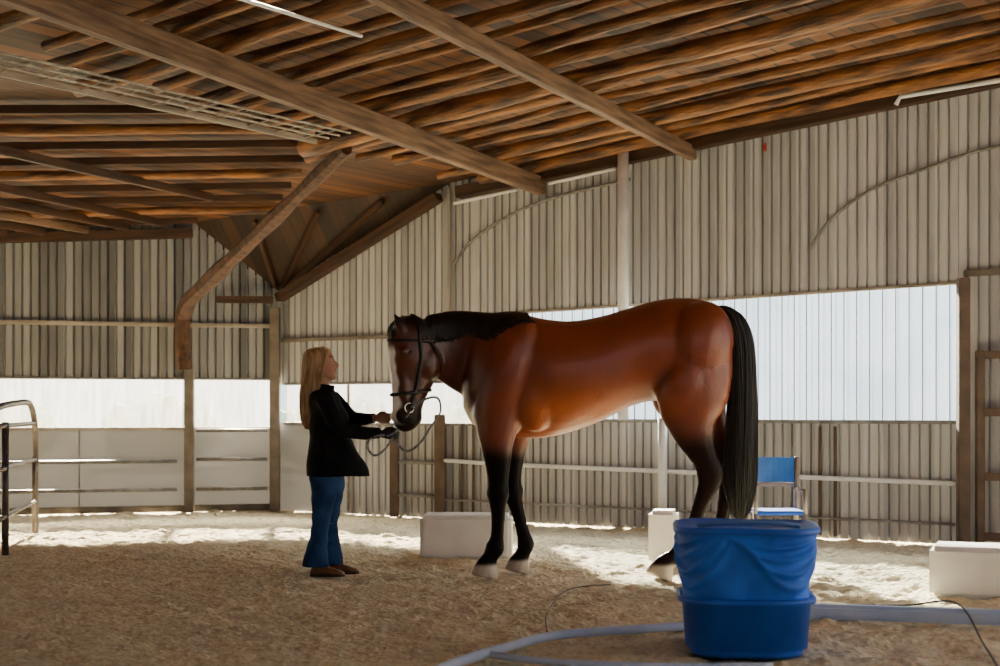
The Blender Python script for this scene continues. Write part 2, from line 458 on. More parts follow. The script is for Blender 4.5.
# ceiling
CEIL_END=-4.0
pts=[Lf(8,-.2,0),Lf(1,-.2,0),R(2.57,-.2,0),R(12.6,-.2,0),Vector((12,CEIL_END,0)),Vector((-12,CEIL_END,0))]
V=[Vector((p.x,p.y,zroof(p.x,p.y)+.02)) for p in pts]
Mx=Matrix((UR,Vector((0,0,1)).cross(UR),Vector((0,0,1)))).transposed().to_4x4(); inv=Mx.inverted()
def ceil_obj(name,V,F,m):
    me=bpy.data.meshes.new(name); me.from_pydata([tuple(inv@v) for v in V],[],F); me.materials.append(m)
    o=bpy.data.objects.new(name,me); COL.objects.link(o); o.matrix_world=Mx
    bm=bmesh.new(); bm.from_mesh(me); bm.normal_update()
    for f in bm.faces:
        if f.normal.z<0: f.normal_flip()
    bm.to_mesh(me); bm.free()
    so=o.modifiers.new('t','SOLIDIFY'); so.thickness=.06; so.offset=1
    setmeta(o,kind='structure')
ceil_obj('ceiling',V,[(0,1,2,3,4,5)],M_ceil)
D_=Lf(1,0,ztopL(1)); B_=R(2.57,0,ztopR(2.57)); C_=ORG+Vector((0,0,2.62))
cen=(D_+B_+C_)/3
def grow(p,f): return cen+(p-cen)*f+Vector((0,0,.015))
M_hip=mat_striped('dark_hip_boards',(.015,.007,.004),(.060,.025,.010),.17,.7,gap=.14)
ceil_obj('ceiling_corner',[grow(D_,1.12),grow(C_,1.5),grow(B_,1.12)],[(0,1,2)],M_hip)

# ------------------------------------------------------------------ roof timbers
def under(x,y,d): return Vector((x,y,zroof(x,y)-d))
p0=Vector((-2.70,8.63)); rx=Vector((2.98,5.27)).normalized(); nrm=Vector((rx.y,-rx.x))
off=.34
for k in range(17):
    a=R(0,off,0)
    u=(-1.15-.9*random.random()-(Vector((a.x,a.y))-p0).dot(nrm))/(Vector((UR.x,UR.y)).dot(nrm))
    if off<1.6: u=max(u,2.75)
    near5=abs(off-2.86)<.2
    if near5: u=3.05
    q0=R(u,off+random.uniform(-.05,.05),0); q1=R(12.3,off+random.uniform(-.10,.10),0)
    r=(.058,.040,.068,.050,.036)[k%5]; d_=.078
    if near5: r=.080; d_=.09
    o=log('roof_log',under(q0.x,q0.y,d_),under(q1.x,q1.y,d_),r,M_log)
    setmeta(o,'weathered honey-brown round log purlin under the roof boards','roof log','round log purlins')
    off+=(.50,.34,.56,.40)[k%4]
# hip rafters fanning over the corner slope
for t_ in (.25,.5,.75):
    q0=D_.lerp(B_,t_); q1=C_+(q0-C_)*.12
    o=bar('hip_rafter',q0+Vector((0,0,-.07)),q1+Vector((0,0,-.05)),.05,.07,M_logd); setmeta(o,'dark sloping rafter over the barn corner','roof beam','hip rafters')
for k in range(9):
    off=.5+.62*k
    a=Lf(0,off,0)
    v=(-1.35-(Vector((a.x,a.y))-p0).dot(nrm))/(Vector((UL.x,UL.y)).dot(nrm))
    v=max(v,1.0 if off<.7 else .2)
    if v>7: continue
    q0=Lf(v,off,0); q1=Lf(7.8,off+random.uniform(-.1,.1),0)
    if k%3==1: o=log('roof_purlin',under(q0.x,q0.y,.06),under(q1.x,q1.y,.06),.045,M_log)
    else: o=bar('roof_purlin',under(q0.x,q0.y,.05),under(q1.x,q1.y,.05),.05,.07,M_logd)
    setmeta(o,'brown timber purlin under the roof boards','roof beam','slope purlins')
def rafter(x0,y0,x1,y1,w,h,d,m,label):
    o=bar('roof_beam',under(x0,y0,d),under(x1,y1,d),w,h,m); return setmeta(o,label,'roof beam','main roof beams')
rafter(-4.33,5.43,.44,15.80,.10,.18,.235,M_beam,'large weathered sawn timber rafter with grey-brown face')
rafter(-2.46,5.73,1.90,14.80,.09,.13,.215,M_beam,'sawn timber rafter crossing below the log purlins')
for (xa,ya,xb,yb,mm) in ((-7.2,8.6,-3.75,16.9,M_logd),(-8.4,9.0,-4.65,16.9,M_beam),(-6.6,8.2,-3.0,15.6,M_logd),(-7.8,8.8,-4.2,16.9,M_logd),(-9.4,9.8,-5.5,16.7,M_logd),(-10.2,10.8,-6.4,16.5,M_beam),(-8.9,9.4,-5.1,16.8,M_logd)):
    rafter(xa,ya,xb,yb,.06,.08,.13,mm,'dark brown timber rafter crossing the sawn purlins')
root=thing('cable_ladder',under(-5.9,6.4,.24),'thin pale metal cable ladder strung under the roof','cable ladder')
a0,a1=Vector((-5.9,6.75)),Vector((-1.6,13.07))
def lad(t,w):
    p=a0.lerp(a1,t); q=p+Vector((.83,-.56))*w; return under(q.x,q.y,.22)
adopt(root,bar('rail',lad(0,0),lad(1,0),.035,.05,M_pale))
for w_ in (.14,.26,.38):
    adopt(root,tube('rail',[lad(0,w_),lad(1,w_)],.010,M_pale,6))
for i in range(22):
    t=(i+.5)/22
    adopt(root,tube('rung',[lad(t,0),lad(t,.38)],.006,M_pale,5))
o=bar('wall_plate',R(2.75,.10,ztopR(2.75)-.13),R(12.4,.10,ztopR(12.4)-.13),.14,.13,M_logd); setmeta(o,'dark timber plate along the top of the wall','roof beam')
o=bar('hip_plate',R(.12,.12,2.53),R(2.50,.12,ztopR(2.5)-.11),.14,.10,M_logd); setmeta(o,'dark sloping timber on top of the gable sheet','roof beam')
o=bar('eave_plate',Lf(1.02,.10,ztopL(1.02)-.12),Lf(7.8,.10,ztopL(7.8)-.12),.12,.11,M_logd); setmeta(o,'dark timber plate on top of the ribbed wall','roof beam')
o=bar('tie_beam',R(.15,.25,2.50),Lf(.75,.15,2.50),.08,.08,M_logd); setmeta(o,'short dark tie beam across the corner','roof beam')
pth=[(-3.66,17.38,1.67),(-3.67,17.36,1.95),(-3.66,17.30,2.28)]
ea=Vector((-3.54,17.07,2.45)); eb=Vector((-1.40,13.66,3.58))
pp=[Vector(p) for p in pth]+[ea.lerp(eb,i/14)+Vector((.03,.02,.03))*math.sin(i/14*math.pi) for i in range(15)]
rr=[.100,.092,.094]+[(.092-.022*i/14)*(1+.25*noise.noise(Vector((i*.55,0,4)))) for i in range(15)]
V,F=tube_geo(pp,rr,7); o=mesh_obj('log_brace',V,F,M_brace,False,pp[0])
setmeta(o,'hewn dark brown timber brace rising diagonally to the roof','log brace')
o=tube('white_pole',[R(4.9,.24,1.1),R(4.9,.24,ztopR(4.9)-.08)],.055,M_white,16); setmeta(o,'white round steel pole against the ribbed wall','pole')
o=tube('white_post',[R(5.33,.21,0),R(5.33,.21,1.12)],.045,M_white,16); setmeta(o,'short white post below the window','post')
o=tube('conduit',[R(2.8,.24,ztopR(2.8)-.27),R(3.62,.24,ztopR(3.62)-.26)],.018,M_white,8); setmeta(o,'thin white conduit pipe near the roof','pipe','roof conduits')
o=tube('conduit',[R(4.0,.22,ztopR(4.0)-.26),R(4.8,.22,ztopR(4.8)-.25)],.018,M_white,8); setmeta(o,'thin white conduit pipe near the roof','pipe','roof conduits')
o=tube('conduit',[R(7.7,.22,ztopR(7.7)-.20),R(7.74,.22,ztopR(7.7)-.13),R(9.6,.22,ztopR(9.6)-.22)],.022,M_white,8); setmeta(o,'white conduit pipe with a bend near the roof','pipe','roof conduits')
o=tube('conduit',[under(-3.1,7.2,.17),under(-.95,10.3,.17)],.013,M_white,8); setmeta(o,'thin white conduit pipe hung under the logs','pipe','roof conduits')
def yz(px_u,z): return R(px_u,.03,z)
o=tube('wall_cable',[yz(2.62,2.78),yz(2.85,3.02),yz(3.3,3.25),yz(3.9,3.42),yz(4.86,3.54)],.016,M_steel,6,5); setmeta(o,'arched cable pinned to the ribbed wall','cable','wall cables')
o=tube('wall_cable',[yz(6.8,2.72),yz(7.0,2.97),yz(7.4,3.22),yz(7.95,3.38),yz(8.5,3.50),yz(9.5,3.58)],.014,M_steel,6,5); setmeta(o,'arched cable pinned to the ribbed wall','cable','wall cables')
o=block('alarm_lamp',R(6.35,.05,ztopR(6.35)-.34),(.03,.03,.08),-.6,mat('red_lamp',(.5,.03,.02),rough=.3),.008); setmeta(o,'small red lamp housing high on the wall','lamp')

# ------------------------------------------------------------------ posts, rails
def post(p,h,w,m,label):
    o=bar('wooden_post',Vector(p),Vector(p)+Vector((0,0,h)),w,w,m); return setmeta(o,label,'post','wooden posts')
post(Lf(1.06,.12,0),1.66,.105,M_post,'grey-brown square wooden post against the wall')
post(Lf(.06,.14,0),2.42,.115,M_post,'tall grey-brown wooden corner post')
post(R(8.28,.14,0),2.36,.10,M_rust,'brown wooden post beside the window')
post(R(1.86,.10,0),1.0,.10,M_rust,'short brown wooden post below the window')
post(R(2.50,.10,0),1.15,.12,M_rust,'short brown wooden post below the window')
def railing(pts_list,r,m,label,name='metal_railing'):
    root=thing(name,pts_list[0][0],label,'railing','pen railings')
    for pl in pts_list: adopt(root,tube('rail',pl,r,m,8))
    return root
railing([[Lf(1.2,.10,.60),Lf(6,.10,.60)],[Lf(1.2,.10,.27),Lf(6,.10,.27)]],.022,M_steel,'two metal rails along the grey kick panel')
railing([[Lf(.15,.16,z),Lf(.98,.12,z)] for z in (.27,.62,.96)],.022,M_steel,'three metal rails between wooden posts')
railing([[R(1.93,.10,z),R(2.42,.10,z)] for z in (.25,.62)],.02,M_steel,'two short rails between brown posts')
railing([[R(2.58,.12,.65),R(3.3,.12,.62),R(8.2,.12,.55)]],.022,M_white,'long white rail running along the ribbed wall')
railing([[R(2.58,.12,.22),R(8.2,.12,.19)]],.012,M_steel,'thin low rail along the ribbed wall')
for u in (2.75,2.9,6.9,7.05):
    o=bar('batten',R(u,.03,.02),R(u,.03,1.05),.025,.05,M_rust); setmeta(o,'brown upright wooden batten on the ribbed wall','batten','upright battens')
root=thing('wooden_gate',R(8.42,.10,0),'brown wooden slatted gate beside the ribbed wall','gate')
for u in (8.42,9.6):
    adopt(root,bar('gate_post',R(u,.12,.0),R(u,.12,1.72),.07,.07,M_rust))
for z in (.10,.62,1.18,1.68):
    adopt(root,bar('rail',R(8.46,.14,z),R(9.58,.14,z),.03,.07,M_rust))
root=thing('pen_panel',(-4.1,12.4,0),'dark tubular metal pen panel with rounded top corner','fence panel')
A=Vector((-4.09,12.4,0)); B=Vector((-4.52,14.6,0))
def ab(t,z): p=A+(B-A)*t; p.z=z; return p
adopt(root,tube('frame',[ab(-.35,1.2),ab(0,1.24),ab(.6,1.27),ab(.82,1.24),ab(.95,1.1),ab(1,.85),ab(1,.4),ab(1,0)],.028,M_metal,10,5))
adopt(root,tube('post',[ab(0,0),ab(0,1.1)],.03,M_metal,10))
adopt(root,tube('post',[ab(.93,.75),ab(.93,.03)],.018,M_metal,10))
for z in (.32,.72,1.07):
    adopt(root,tube('rail',[ab(-.35,z),ab(0,z),ab(.98,z)],.02,M_metal,8))

setmeta(block('mounting_block',(-.27,12.3,-.01),(.74,.42,.36),-.04,M_block,.03),'white plastic block on the shavings behind the horse','block','white blocks')
setmeta(block('mounting_block',(3.22,9.75,-.01),(.80,.45,.33),-.35,M_block,.03),'large white plastic block on the shavings','block','white blocks')
setmeta(block('mounting_block',(1.30,11.9,-.01),(.22,.3,.42),-.2,M_block,.03),'narrow white plastic block behind the horse','block','white blocks')

# blue chair
root=thing('chair',(2.08,11.3,0),'metal-framed chair with blue plastic back','chair')
cx,cy=2.08,11.3
M_chairf=mat('chair_frame',(.34,.28,.24),(.24,.20,.17),.4,8,metal=.2)
V=[];F=[]
for i in range(9):
    t=i/8; x=cx-.185+.37*t; y=cy+.17+.03*math.sin(t*math.pi)
    for z in (.65,.74,.84): V.append(Vector((x,y,z)))
for i in range(8):
    for j in range(2): a=i*3+j; F.append((a,a+3,a+4,a+1))
o=mesh_obj('backrest',V,F,mat('chair_blue',(.03,.18,.52),(.02,.13,.40),.45),False); s=o.modifiers.new('s','SOLIDIFY'); s.thickness=.02; adopt(root,o)
adopt(root,block('seat',(cx,cy,.42),(.38,.38,.03),0,M_blue,.012))
adopt(root,bar('rail',(cx-.18,cy+.18,.63),(cx+.18,cy+.18,.63),.03,.03,M_chairf))
for sx in (-.185,.185):
    adopt(root,tube('leg',[(cx+sx,cy+.15,.845),(cx+sx,cy+.15,.45),(cx+sx,cy+.20,0)],.018,M_chairf,8))
    adopt(root,tube('leg',[(cx+sx,cy-.17,.45),(cx+sx,cy-.20,0)],.018,M_chairf,8))
    adopt(root,tube('armrest',[(cx+sx,cy+.15,.60),(cx+sx,cy-.16,.60),(cx+sx,cy-.18,.43)],.015,M_chairf,8))

# ------------------------------------------------------------------ bucket
BC=Vector(((745-500)/1500*7.5,7.5,0))
def lathe(name,prof,m,seg=72,wr=None,k=.075):
    V=[];F=[]
    for j,(r,z) in enumerate(prof):
        for q in range(seg):
            a=2*math.pi*q/seg; rr=r; zz=z
            if wr: rr,zz=wr(a,r,z)
            rr*=(1-k*math.cos(4*(a+.10)))
            V.append(BC+Vector((math.cos(a)*rr,math.sin(a)*rr,zz)))
    for j in range(len(prof)-1):
        for q in range(seg):
            p=j*seg+q;w_=j*seg+(q+1)%seg; F.append((p,w_,w_+seg,p+seg))
    return mesh_obj(name,V,F,m)
root=thing('bucket',BC,'large bright blue plastic tub with draped blue cloth liner','bucket')
prof=[(0.001,.012),(.282,.012),(.292,.0),(.299,.02),(.315,.16),(.327,.25),(.329,.258),(.362,.262),(.366,.276),(.362,.288),(.340,.290),(.32,.04),(.001,.035)]
adopt(root,lathe('pail',prof,M_blue))
def swag(a,z,a0,w,dep,th):
    da=(a-a0+math.pi)%(2*math.pi)-math.pi
    if abs(da)>w: return 0
    u=da/w; zc=.60-dep*(1-u*u)
    return math.exp(-((z-zc)/th)**2)*(1-u**4)
def wr(a,r,z):
    t=max(0,min(1,(z-.28)/.33)); e=math.sin(t*math.pi)**.5 if 0<t<1 else 0
    d=.018*noise.noise(Vector((math.cos(a)*1.6,math.sin(a)*1.6,z*3)))
    for k in range(4):
        a0=-math.pi/2+.25+k*2*math.pi/4
        for j,(dep,th) in enumerate(((.06,.012),(.12,.014),(.19,.017),(.26,.020))):
            d+=(.026-.002*j)*swag(a,z,a0+.10*j,.72,dep,th)
    d+=.006*math.sin(a*7+z*10)
    return r+d*e-.012*e, z
prof=[(.325,.27),(.332,.28)]+[(.336+.032*i/44,.28+.33*i/44) for i in range(1,45)]+[(.35,.612),(.335,.56),(.325,.35)]
adopt(root,lathe('liner',prof,M_bluec,240,wr))
def wr2(a,r,z): return r, z+.003*math.sin(3*a+1)
prof=[(.350,.602),(.380,.600),(.385,.606),(.385,.624),(.378,.632),(.35,.633),(.33,.622),(.05,.618),(.001,.618)]
adopt(root,lathe('lid',prof,M_blue,96,wr2))
hv=[BC+Vector((-.25,-.1,.630)),BC+Vector((-.15,-.14,.644)),BC+Vector((.0,-.15,.648)),BC+Vector((.15,-.14,.644)),BC+Vector((.25,-.1,.630))]
adopt(root,tube('handle',hv,.012,mat('grey_blue_handle',(.10,.22,.5)),8,6))
o=bar('ground_rail',(1.30,8.72,.05),(3.5,8.12,.05),.09,.085,M_pipe,.02); setmeta(o,'straight pale blue rail lying on the shavings','rail')
o=tube('ground_pipe',[(1.15,8.2,.03),(.85,8.05,.03),(.31,7.80,.03),(.05,7.42,.03),(-.2,6.95,.03),(-.33,6.6,.03)],.024,M_pipe,14,8); setmeta(o,'pale blue flexible pipe lying on the shavings','pipe','pale blue pipes')
o=tube('ground_pipe',[(-.10,7.28,.025),(.1,7.08,.025),(.45,6.92,.025),(.85,6.86,.025),(1.25,6.88,.025)],.018,M_pipe,12,8); setmeta(o,'pale blue flexible pipe curling past the bucket','pipe','pale blue pipes')
o=tube('ground_cable',[(.25,8.0,.015),(.28,8.8,.015),(.45,9.9,.015),(.75,10.2,.015)],.004,M_wire,6,8); setmeta(o,'thin faint cable trailing over the shavings','cable','ground cables')
o=tube('ground_cable',[(1.25,8.0,.015),(1.9,9.0,.015),(2.45,9.1,.015),(2.6,8.55,.10),(2.45,7.6,.015),(2.2,6.5,.015)],.006,M_wire,6,8); setmeta(o,'thin dark cable looping over the shavings','cable','ground cables')

# ------------------------------------------------------------------ horse
HY=10.85; S=1500/HY
def hp(px,py,y=0.0): return Vector(((px-500)/S, HY+y, (577-py)/S))
def path_loft(secs,V,F,n=20):
    C=[hp(s[0],s[1],s[4] if len(s)>4 else 0) for s in secs]; out=[]
    for i,s in enumerate(secs):
        t=C[min(i+1,len(C)-1)]-C[max(i-1,0)]; t.y=0; t.normalize()
        a=Vector((-t.z,0,t.x))*(s[2]/S); out.append((C[i],a,Vector((0,s[3],0))))
    ell_loft(out,V,F,n)
def dens(secs,k=3):
    out=[];P=[secs[0]]+list(secs)+[secs[-1]]
    for i in range(1,len(P)-2):
        for j in range(k):
            t=j/k; a,b,c,d=P[i-1],P[i],P[i+1],P[i+2]
            out.append(tuple(.5*((2*b[q])+(c[q]-a[q])*t+(2*a[q]-5*b[q]+4*c[q]-d[q])*t*t+(3*b[q]-a[q]-3*c[q]+d[q])*t**3) for q in range(len(b))))
    out.append(tuple(secs[-1])); return out
V=[];F=[]
trunk=[(728,322,342,.05),(723,313,372,.13),(713,305,392,.19),(698,300,404,.235),(680,299,406,.25),(658,301,402,.25),(632,308,407,.242),(602,317,422,.268),(572,322,433,.29),(545,320,439,.28),(522,315,440,.245),(500,315,438,.22),(483,321,432,.20),(471,332,424,.165),(463,348,408,.10)]
tr=[]
for x,a,b,w in dens(trunk,3):
    c=hp(x,(a+b)/2); tr.append((c,Vector((0,0,(b-a)/2/S)),Vector((0,w,0))))
ell_loft(tr,V,F,28)
path_loft(dens([(520,366,50,.19,0),(497,362,48,.16,0),(475,356,42.5,.125,0),(453,349,37,.10,0),(434,344,30,.088,0),(418,339,21,.075,0)],3),V,F,24)
path_loft(dens([(415,321,9,.045,0),(411,331,20,.088,0),(410,345,26.5,.108,0),(411,359,27.5,.114,0),(410.5,372,26.5,.100,0),(407.5,386,21.5,.084,0),(405,399,17.5,.073,0),(403.5,411,15.5,.070,0),(404,421,15.5,.069,0),(405,428.5,11,.050,0),(406,432,4,.02,0)],3),V,F,22)
for sy in (-1,1):
    ball(V,F,hp(423,364,sy*.060),(.115,.060,.130))
    ball(V,F,hp(395,354,sy*.086),(.045,.032,.034))
    ball(V,F,hp(398,385,sy*.048),(.05,.036,.18),rot=0.05)
    ball(V,F,hp(395,417,sy*.046),(.052,.033,.052))
for sy,tx,ty,bx in ((-1,386,317,394),(1,402,316,404)):
    path_loft([(bx+3,336,6,.034,sy*.05),(bx,329,6,.032,sy*.055),((bx+tx)/2,323,4.5,.022,sy*.06),(tx,ty,1.2,.008,sy*.062)],V,F,12)
for sy in (-1,1):
    ball(V,F,hp(508,376,sy*.15),(.19,.13,.42),rot=-.35)
    ball(V,F,hp(491,415,sy*.11),(.14,.125,.16))
    ball(V,F,hp(535,402,sy*.14),(.17,.13,.22))
    ball(V,F,hp(696,348,sy*.135),(.25,.165,.33),rot=-.25)
    ball(V,F,hp(682,386,sy*.17),(.19,.13,.26),rot=-.5)
path_loft(dens([(500,408,27,.105,-.14),(497,430,21,.092,-.15),(497,448,16.2,.075,-.155),(498,468,12.4,.06,-.155),(498,484,10.3,.05,-.155),(498,494,11.8,.056,-.155),(498,504,8.8,.041,-.155),(498,522,7,.032,-.155),(497,538,7.4,.034,-.155),(495,547,10,.044,-.155),(491,555,8,.038,-.155),(488,561,9.5,.044,-.155),(486,567,12,.057,-.155),(484,576,14.5,.068,-.155)],3),V,F,18)
path_loft(dens([(516,408,26,.10,.14),(515,430,19,.088,.15),(513,448,14.5,.07,.155),(512,468,11.4,.058,.155),(512,484,9.8,.048,.155),(513,494,11.2,.053,.155),(515,504,8.3,.039,.155),(520,522,6.8,.032,.155),(524,538,7.3,.034,.155),(526,547,9.4,.043,.155),(524,555,7.6,.038,.155),(521,561,9.2,.044,.155),(519,567,11.5,.057,.155),(517,575.5,14,.067,.155)],3),V,F,18)
def hind(dx,sy,pts): path_loft(dens([(p[0]+dx,p[1],p[2],p[3],sy*p[4]) for p in pts],3),V,F,18)
hl=[(694,338,34,.10,.12),(692,365,38,.13,.14),(690,392,37,.125,.155),(688,412,32,.105,.16),(690,430,23,.08,.165),(696,447,16.5,.062,.165),(703,462,12.8,.05,.165),(707,474,14,.048,.165),(705,486,11.2,.041,.165),(699,500,8.5,.036,.165),(693,518,7.4,.032,.165),(687,535,7.8,.034,.165),(682,546,10.4,.043,.165),(673,555,8.4,.039,.165),(664,561,9.6,.045,.165),(660,567,12.3,.057,.165),(656,576,15.3,.068,.165)]
hind(0,-1,hl)
h2=[(696,338,32,.10,.12),(698,365,34,.13,.14),(702,392,30,.12,.155),(706,412,25,.10,.16),(714,430,19,.08,.165),(722,447,15,.062,.165),(729,462,12,.05,.165),(733,474,12,.046,.165),(732,486,10,.040,.165),(729,500,8,.034,.165),(726,518,7.3,.031,.165),(723,535,7.8,.033,.165),(720,546,9.6,.041,.165),(714,555,8,.037,.165),(708,561,9.3,.043,.165),(706,567,12,.055,.165),(703,575.5,15,.066,.165)]
hind(0,1,h2)
path_loft([(640,397,10,.05,0),(632,395,8,.045,0),(625,390,5,.03,0)],V,F,12)
M_horse=mat_vcol('bay_coat',0.34,.15,55,.5,0.5,0.0,.16,4,True)
body=remeshed('body',V,F,.012,M_horse,12,.5)
me=body.data
bm=bmesh.new(); bm.from_mesh(me)
sel=[v for v in bm.verts if (577-v.co.z*S)<430 and (500+v.co.x*S)>468]
for _ in range(18): bmesh.ops.smooth_vert(bm,verts=sel,factor=.5,use_axis_x=False,use_axis_y=True,use_axis_z=False)
bm.to_mesh(me); bm.free()
col=me.color_attributes.new('Col','FLOAT_COLOR','POINT')
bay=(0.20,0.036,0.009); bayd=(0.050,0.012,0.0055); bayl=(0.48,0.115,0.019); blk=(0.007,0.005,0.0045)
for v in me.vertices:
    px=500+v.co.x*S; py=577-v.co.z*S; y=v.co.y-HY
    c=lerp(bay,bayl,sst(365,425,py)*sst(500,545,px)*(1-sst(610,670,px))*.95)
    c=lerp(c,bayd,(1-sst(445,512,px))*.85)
    nz=noise.noise(v.co*3)*6
    if px<580: c=lerp(c,blk,sst(434,466,py+nz))
    if px>600: c=lerp(c,blk,sst(408,452,py+nz)*.97)
    if py>562: c=lerp(c,(0.50,0.42,0.34),sst(562,566,py))
    if px<445 and py<440:
        c=lerp(c,blk,sst(398,418,py)*.9)
        c=lerp(c,blk,(1-sst(324,340,py))*.85)
        front=px-(384+(py-345)*.05)
        nn=noise.noise(v.co*14)
        w=sst(346,356,py)*(1-sst(418,427,py))*(1-sst(.046,.058,abs(y)+.010*nn))
        c=lerp(c,(.96,.92,.89),w*(1-sst(14,18,front)))
        d=math.hypot((px-394.5)/1.0,(py-419)/1.4)
        if d<2.6 and abs(y)>.03: c=(.004,.003,.003)
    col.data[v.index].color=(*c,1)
HL=Vector(((600-500)/S,HY,0))
root=thing('horse',HL,'bay horse with black mane and white blaze standing in a bridle','horse')
hparts=[]
def hadopt(o): hparts.append(o); return o
hadopt(body)
bvh=BVHTree.FromPolygons([v.co.copy() for v in me.vertices],[tuple(p.vertices) for p in me.polygons])
def surf(px,py,side=-1,off=.006):
    p=hp(px,py); o_=Vector((p.x,HY+side*1.0,p.z)); h=bvh.ray_cast(o_,Vector((0,-side,0)))
    if h[0] is None: return None
    return h[0]+Vector((0,side*off,0))
def ringat(cx,cy,ang,off=.008,k=28):
    c=hp(cx,cy); a=Vector((math.cos(ang),0,math.sin(ang))); b=Vector((0,1,0)); out=[]
    for i in range(k):
        t=2*math.pi*i/k; d=a*math.cos(t)+b*math.sin(t)
        h=bvh.ray_cast(c,d)
        if h[0] is not None and (h[0]-c).length<.3: out.append(h[0]+d*off)
    out.append(out[0]); return out
M_eye=mat('horse_eye',(.01,.006,.004),rough=.08)
for sd in (-1,1):
    p=surf(401,355,sd,-.006)
    if p is not None:
        V=[];F=[]; ball(V,F,p,(.023,.014,.018),8); hadopt(mesh_obj('eye',V,F,M_eye))
V=[];F=[]; rnd=random.Random(5)
def crest(px):
    p=hp(px,0); h=bvh.ray_cast(Vector((p.x,HY,3)),Vector((0,0,-1))); return h[0]
for i in range(1500):
    px=407+rnd.random()*121; c=crest(px)
    if c is None: continue
    cy=577-c.z*S
    ln=(14+rnd.random()*9+2.5*math.sin(px*.16))*(1-sst(480,528,px)*.75)
    sd=-1 if rnd.random()<.84 else 1
    drift=rnd.uniform(3,8)
    pts=[c+Vector((0,rnd.uniform(-.02,.02),-.01)),c+Vector((0,sd*.010,.008+rnd.random()*.004))]
    for t in (.2,.45,.7,1.0):
        q=surf(px+drift*t,cy+3+ln*t,sd,.004+rnd.random()*.009*(1-t*.6))
        if q is None: break
        pts.append(q)
    if len(pts)<4: continue
    pts=smooth_path(pts,2); n=len(pts)
    tube_geo(pts,[.0058*(1-.75*(k/n)**2) for k in range(n)],4,V,F)
for i in range(80):
    s=rnd.uniform(-1,1)
    a=crest(409+rnd.random()*6)
    e=Vector((hp(386.5-rnd.random()*2,0).x,HY+s*.04,hp(0,334+rnd.random()*10).z))
    pts=smooth_path([a,hp(396,320+rnd.random()*4,s*.035),hp(386.5,329,s*.04),e],3); n=len(pts)
    tube_geo(pts,[.006*(1-.7*(k/n)) for k in range(n)],4,V,F)
hadopt(mesh_obj('mane',V,F,M_horsehair))
V=[];F=[]
tl=[(714,312,5,.03),(724,313,8,.045),(734,321,10,.055),(740,340,12,.062),(742,370,13.5,.07),(742,410,14.5,.075),(741,450,16,.08),(740,485,16,.075),(740,508,10,.05),(740,520,3,.02)]
path_loft(dens([(a,b,c*.85,d*.85,0) for a,b,c,d in tl],3),V,F,18)
for i in range(600):
    th=rnd.random()*2*math.pi; q=.7+.33*rnd.random(); pts=[]
    end=len(tl)-1-int(rnd.random()*2)
    tl2=tl[:end+1]; ph=rnd.random()*6
    for j,(a,b,c,d) in enumerate(tl2):
        if j==0 and rnd.random()<.5: continue
        pts.append(hp(a+math.cos(th)*c*q+math.sin(j+ph)*.8,b+(4*math.sin(th) if j<3 else 0)+rnd.uniform(-1,1)*(j>7)*6,math.sin(th)*d*q))
    pts=smooth_path(pts,3); n=len(pts)
    tube_geo(pts,[.005*(1-.6*(k/n)**2) for k in range(n)],4,V,F)
hadopt(mesh_obj('tail',V,F,M_horsehair))
V=[];F=[]
def strap(pts,r=.011,sub=3):
    pts=[p for p in pts if p is not None]
    if len(pts)>2:
        tube_geo(smooth_path(pts,sub),r,6,V,F)
strap(ringat(406,394,.12),.013,1)
strap(ringat(410,343,.0),.010,1)
for sd in (-1,1):
    strap([surf(x,y,sd,.008) for x,y in ((411,328),(411,345),(412,360),(410,375),(408,390),(404,403),(401,410))],.012)
    strap([surf(x,y,sd,.008) for x,y in ((413,328),(424,345),(433,360),(435,374))],.010)
hadopt(mesh_obj('bridle',V,F,M_leather))
M_bit=mat('bit_metal',(.7,.7,.72),rough=.2,metal=1)
for sd in (-1,1):
    p=surf(401,409,sd,.014)
    if p is None: p=hp(401,409,sd*.08)
    ring=[p+Vector((.034*math.cos(a*math.pi/8),0,.034*math.sin(a*math.pi/8))) for a in range(17)]
    hadopt(tube('bit_ring',ring,.006,M_bit,6,0,(0,0,0)))
TH=math.radians(26); PX=(452-500)/S
def bend(v,extra=1.0):
    px=500+v.x*S
    w=(1-sst(424,478,px))*extra
    if w<=0: return v
    a=TH*w; dx=v.x-PX; dy=v.y-HY
    return Vector((PX+dx*math.cos(a)-dy*math.sin(a), HY+dx*math.sin(a)+dy*math.cos(a), v.z))
for o in hparts:
    for v in o.data.vertices: 
        if v.co.z>.95: v.co=bend(v.co.copy())
    adopt(root,o)
yy=-.13
loops=[
 [(401,412,-.10),(399,424,yy),(397,432,-.12),(388,437,-.12)],
 [(401,408,-.105),(420,399,-.14),(431,402,yy),(432,420,yy),(424,440,yy),(408,452,yy),(396,442,-.12)],
 [(394,438,-.12),(386,450,yy),(376,456,yy),(369,448,yy),(373,438,yy),(386,436,-.12)],
]
V=[];F=[]
for lp in loops: tube_geo(smooth_path([hp(a,b,c) for a,b,c in lp],7),.009,6,V,F)
V=[bend(v,1-sst(410,434,577-v.z*S)) for v in V]
o=mesh_obj('lead_rein',V,F,M_rope,True,hp(393,433,-.1)); setmeta(o,'looped grey lead rein hanging from the bridle to the hands','rein')

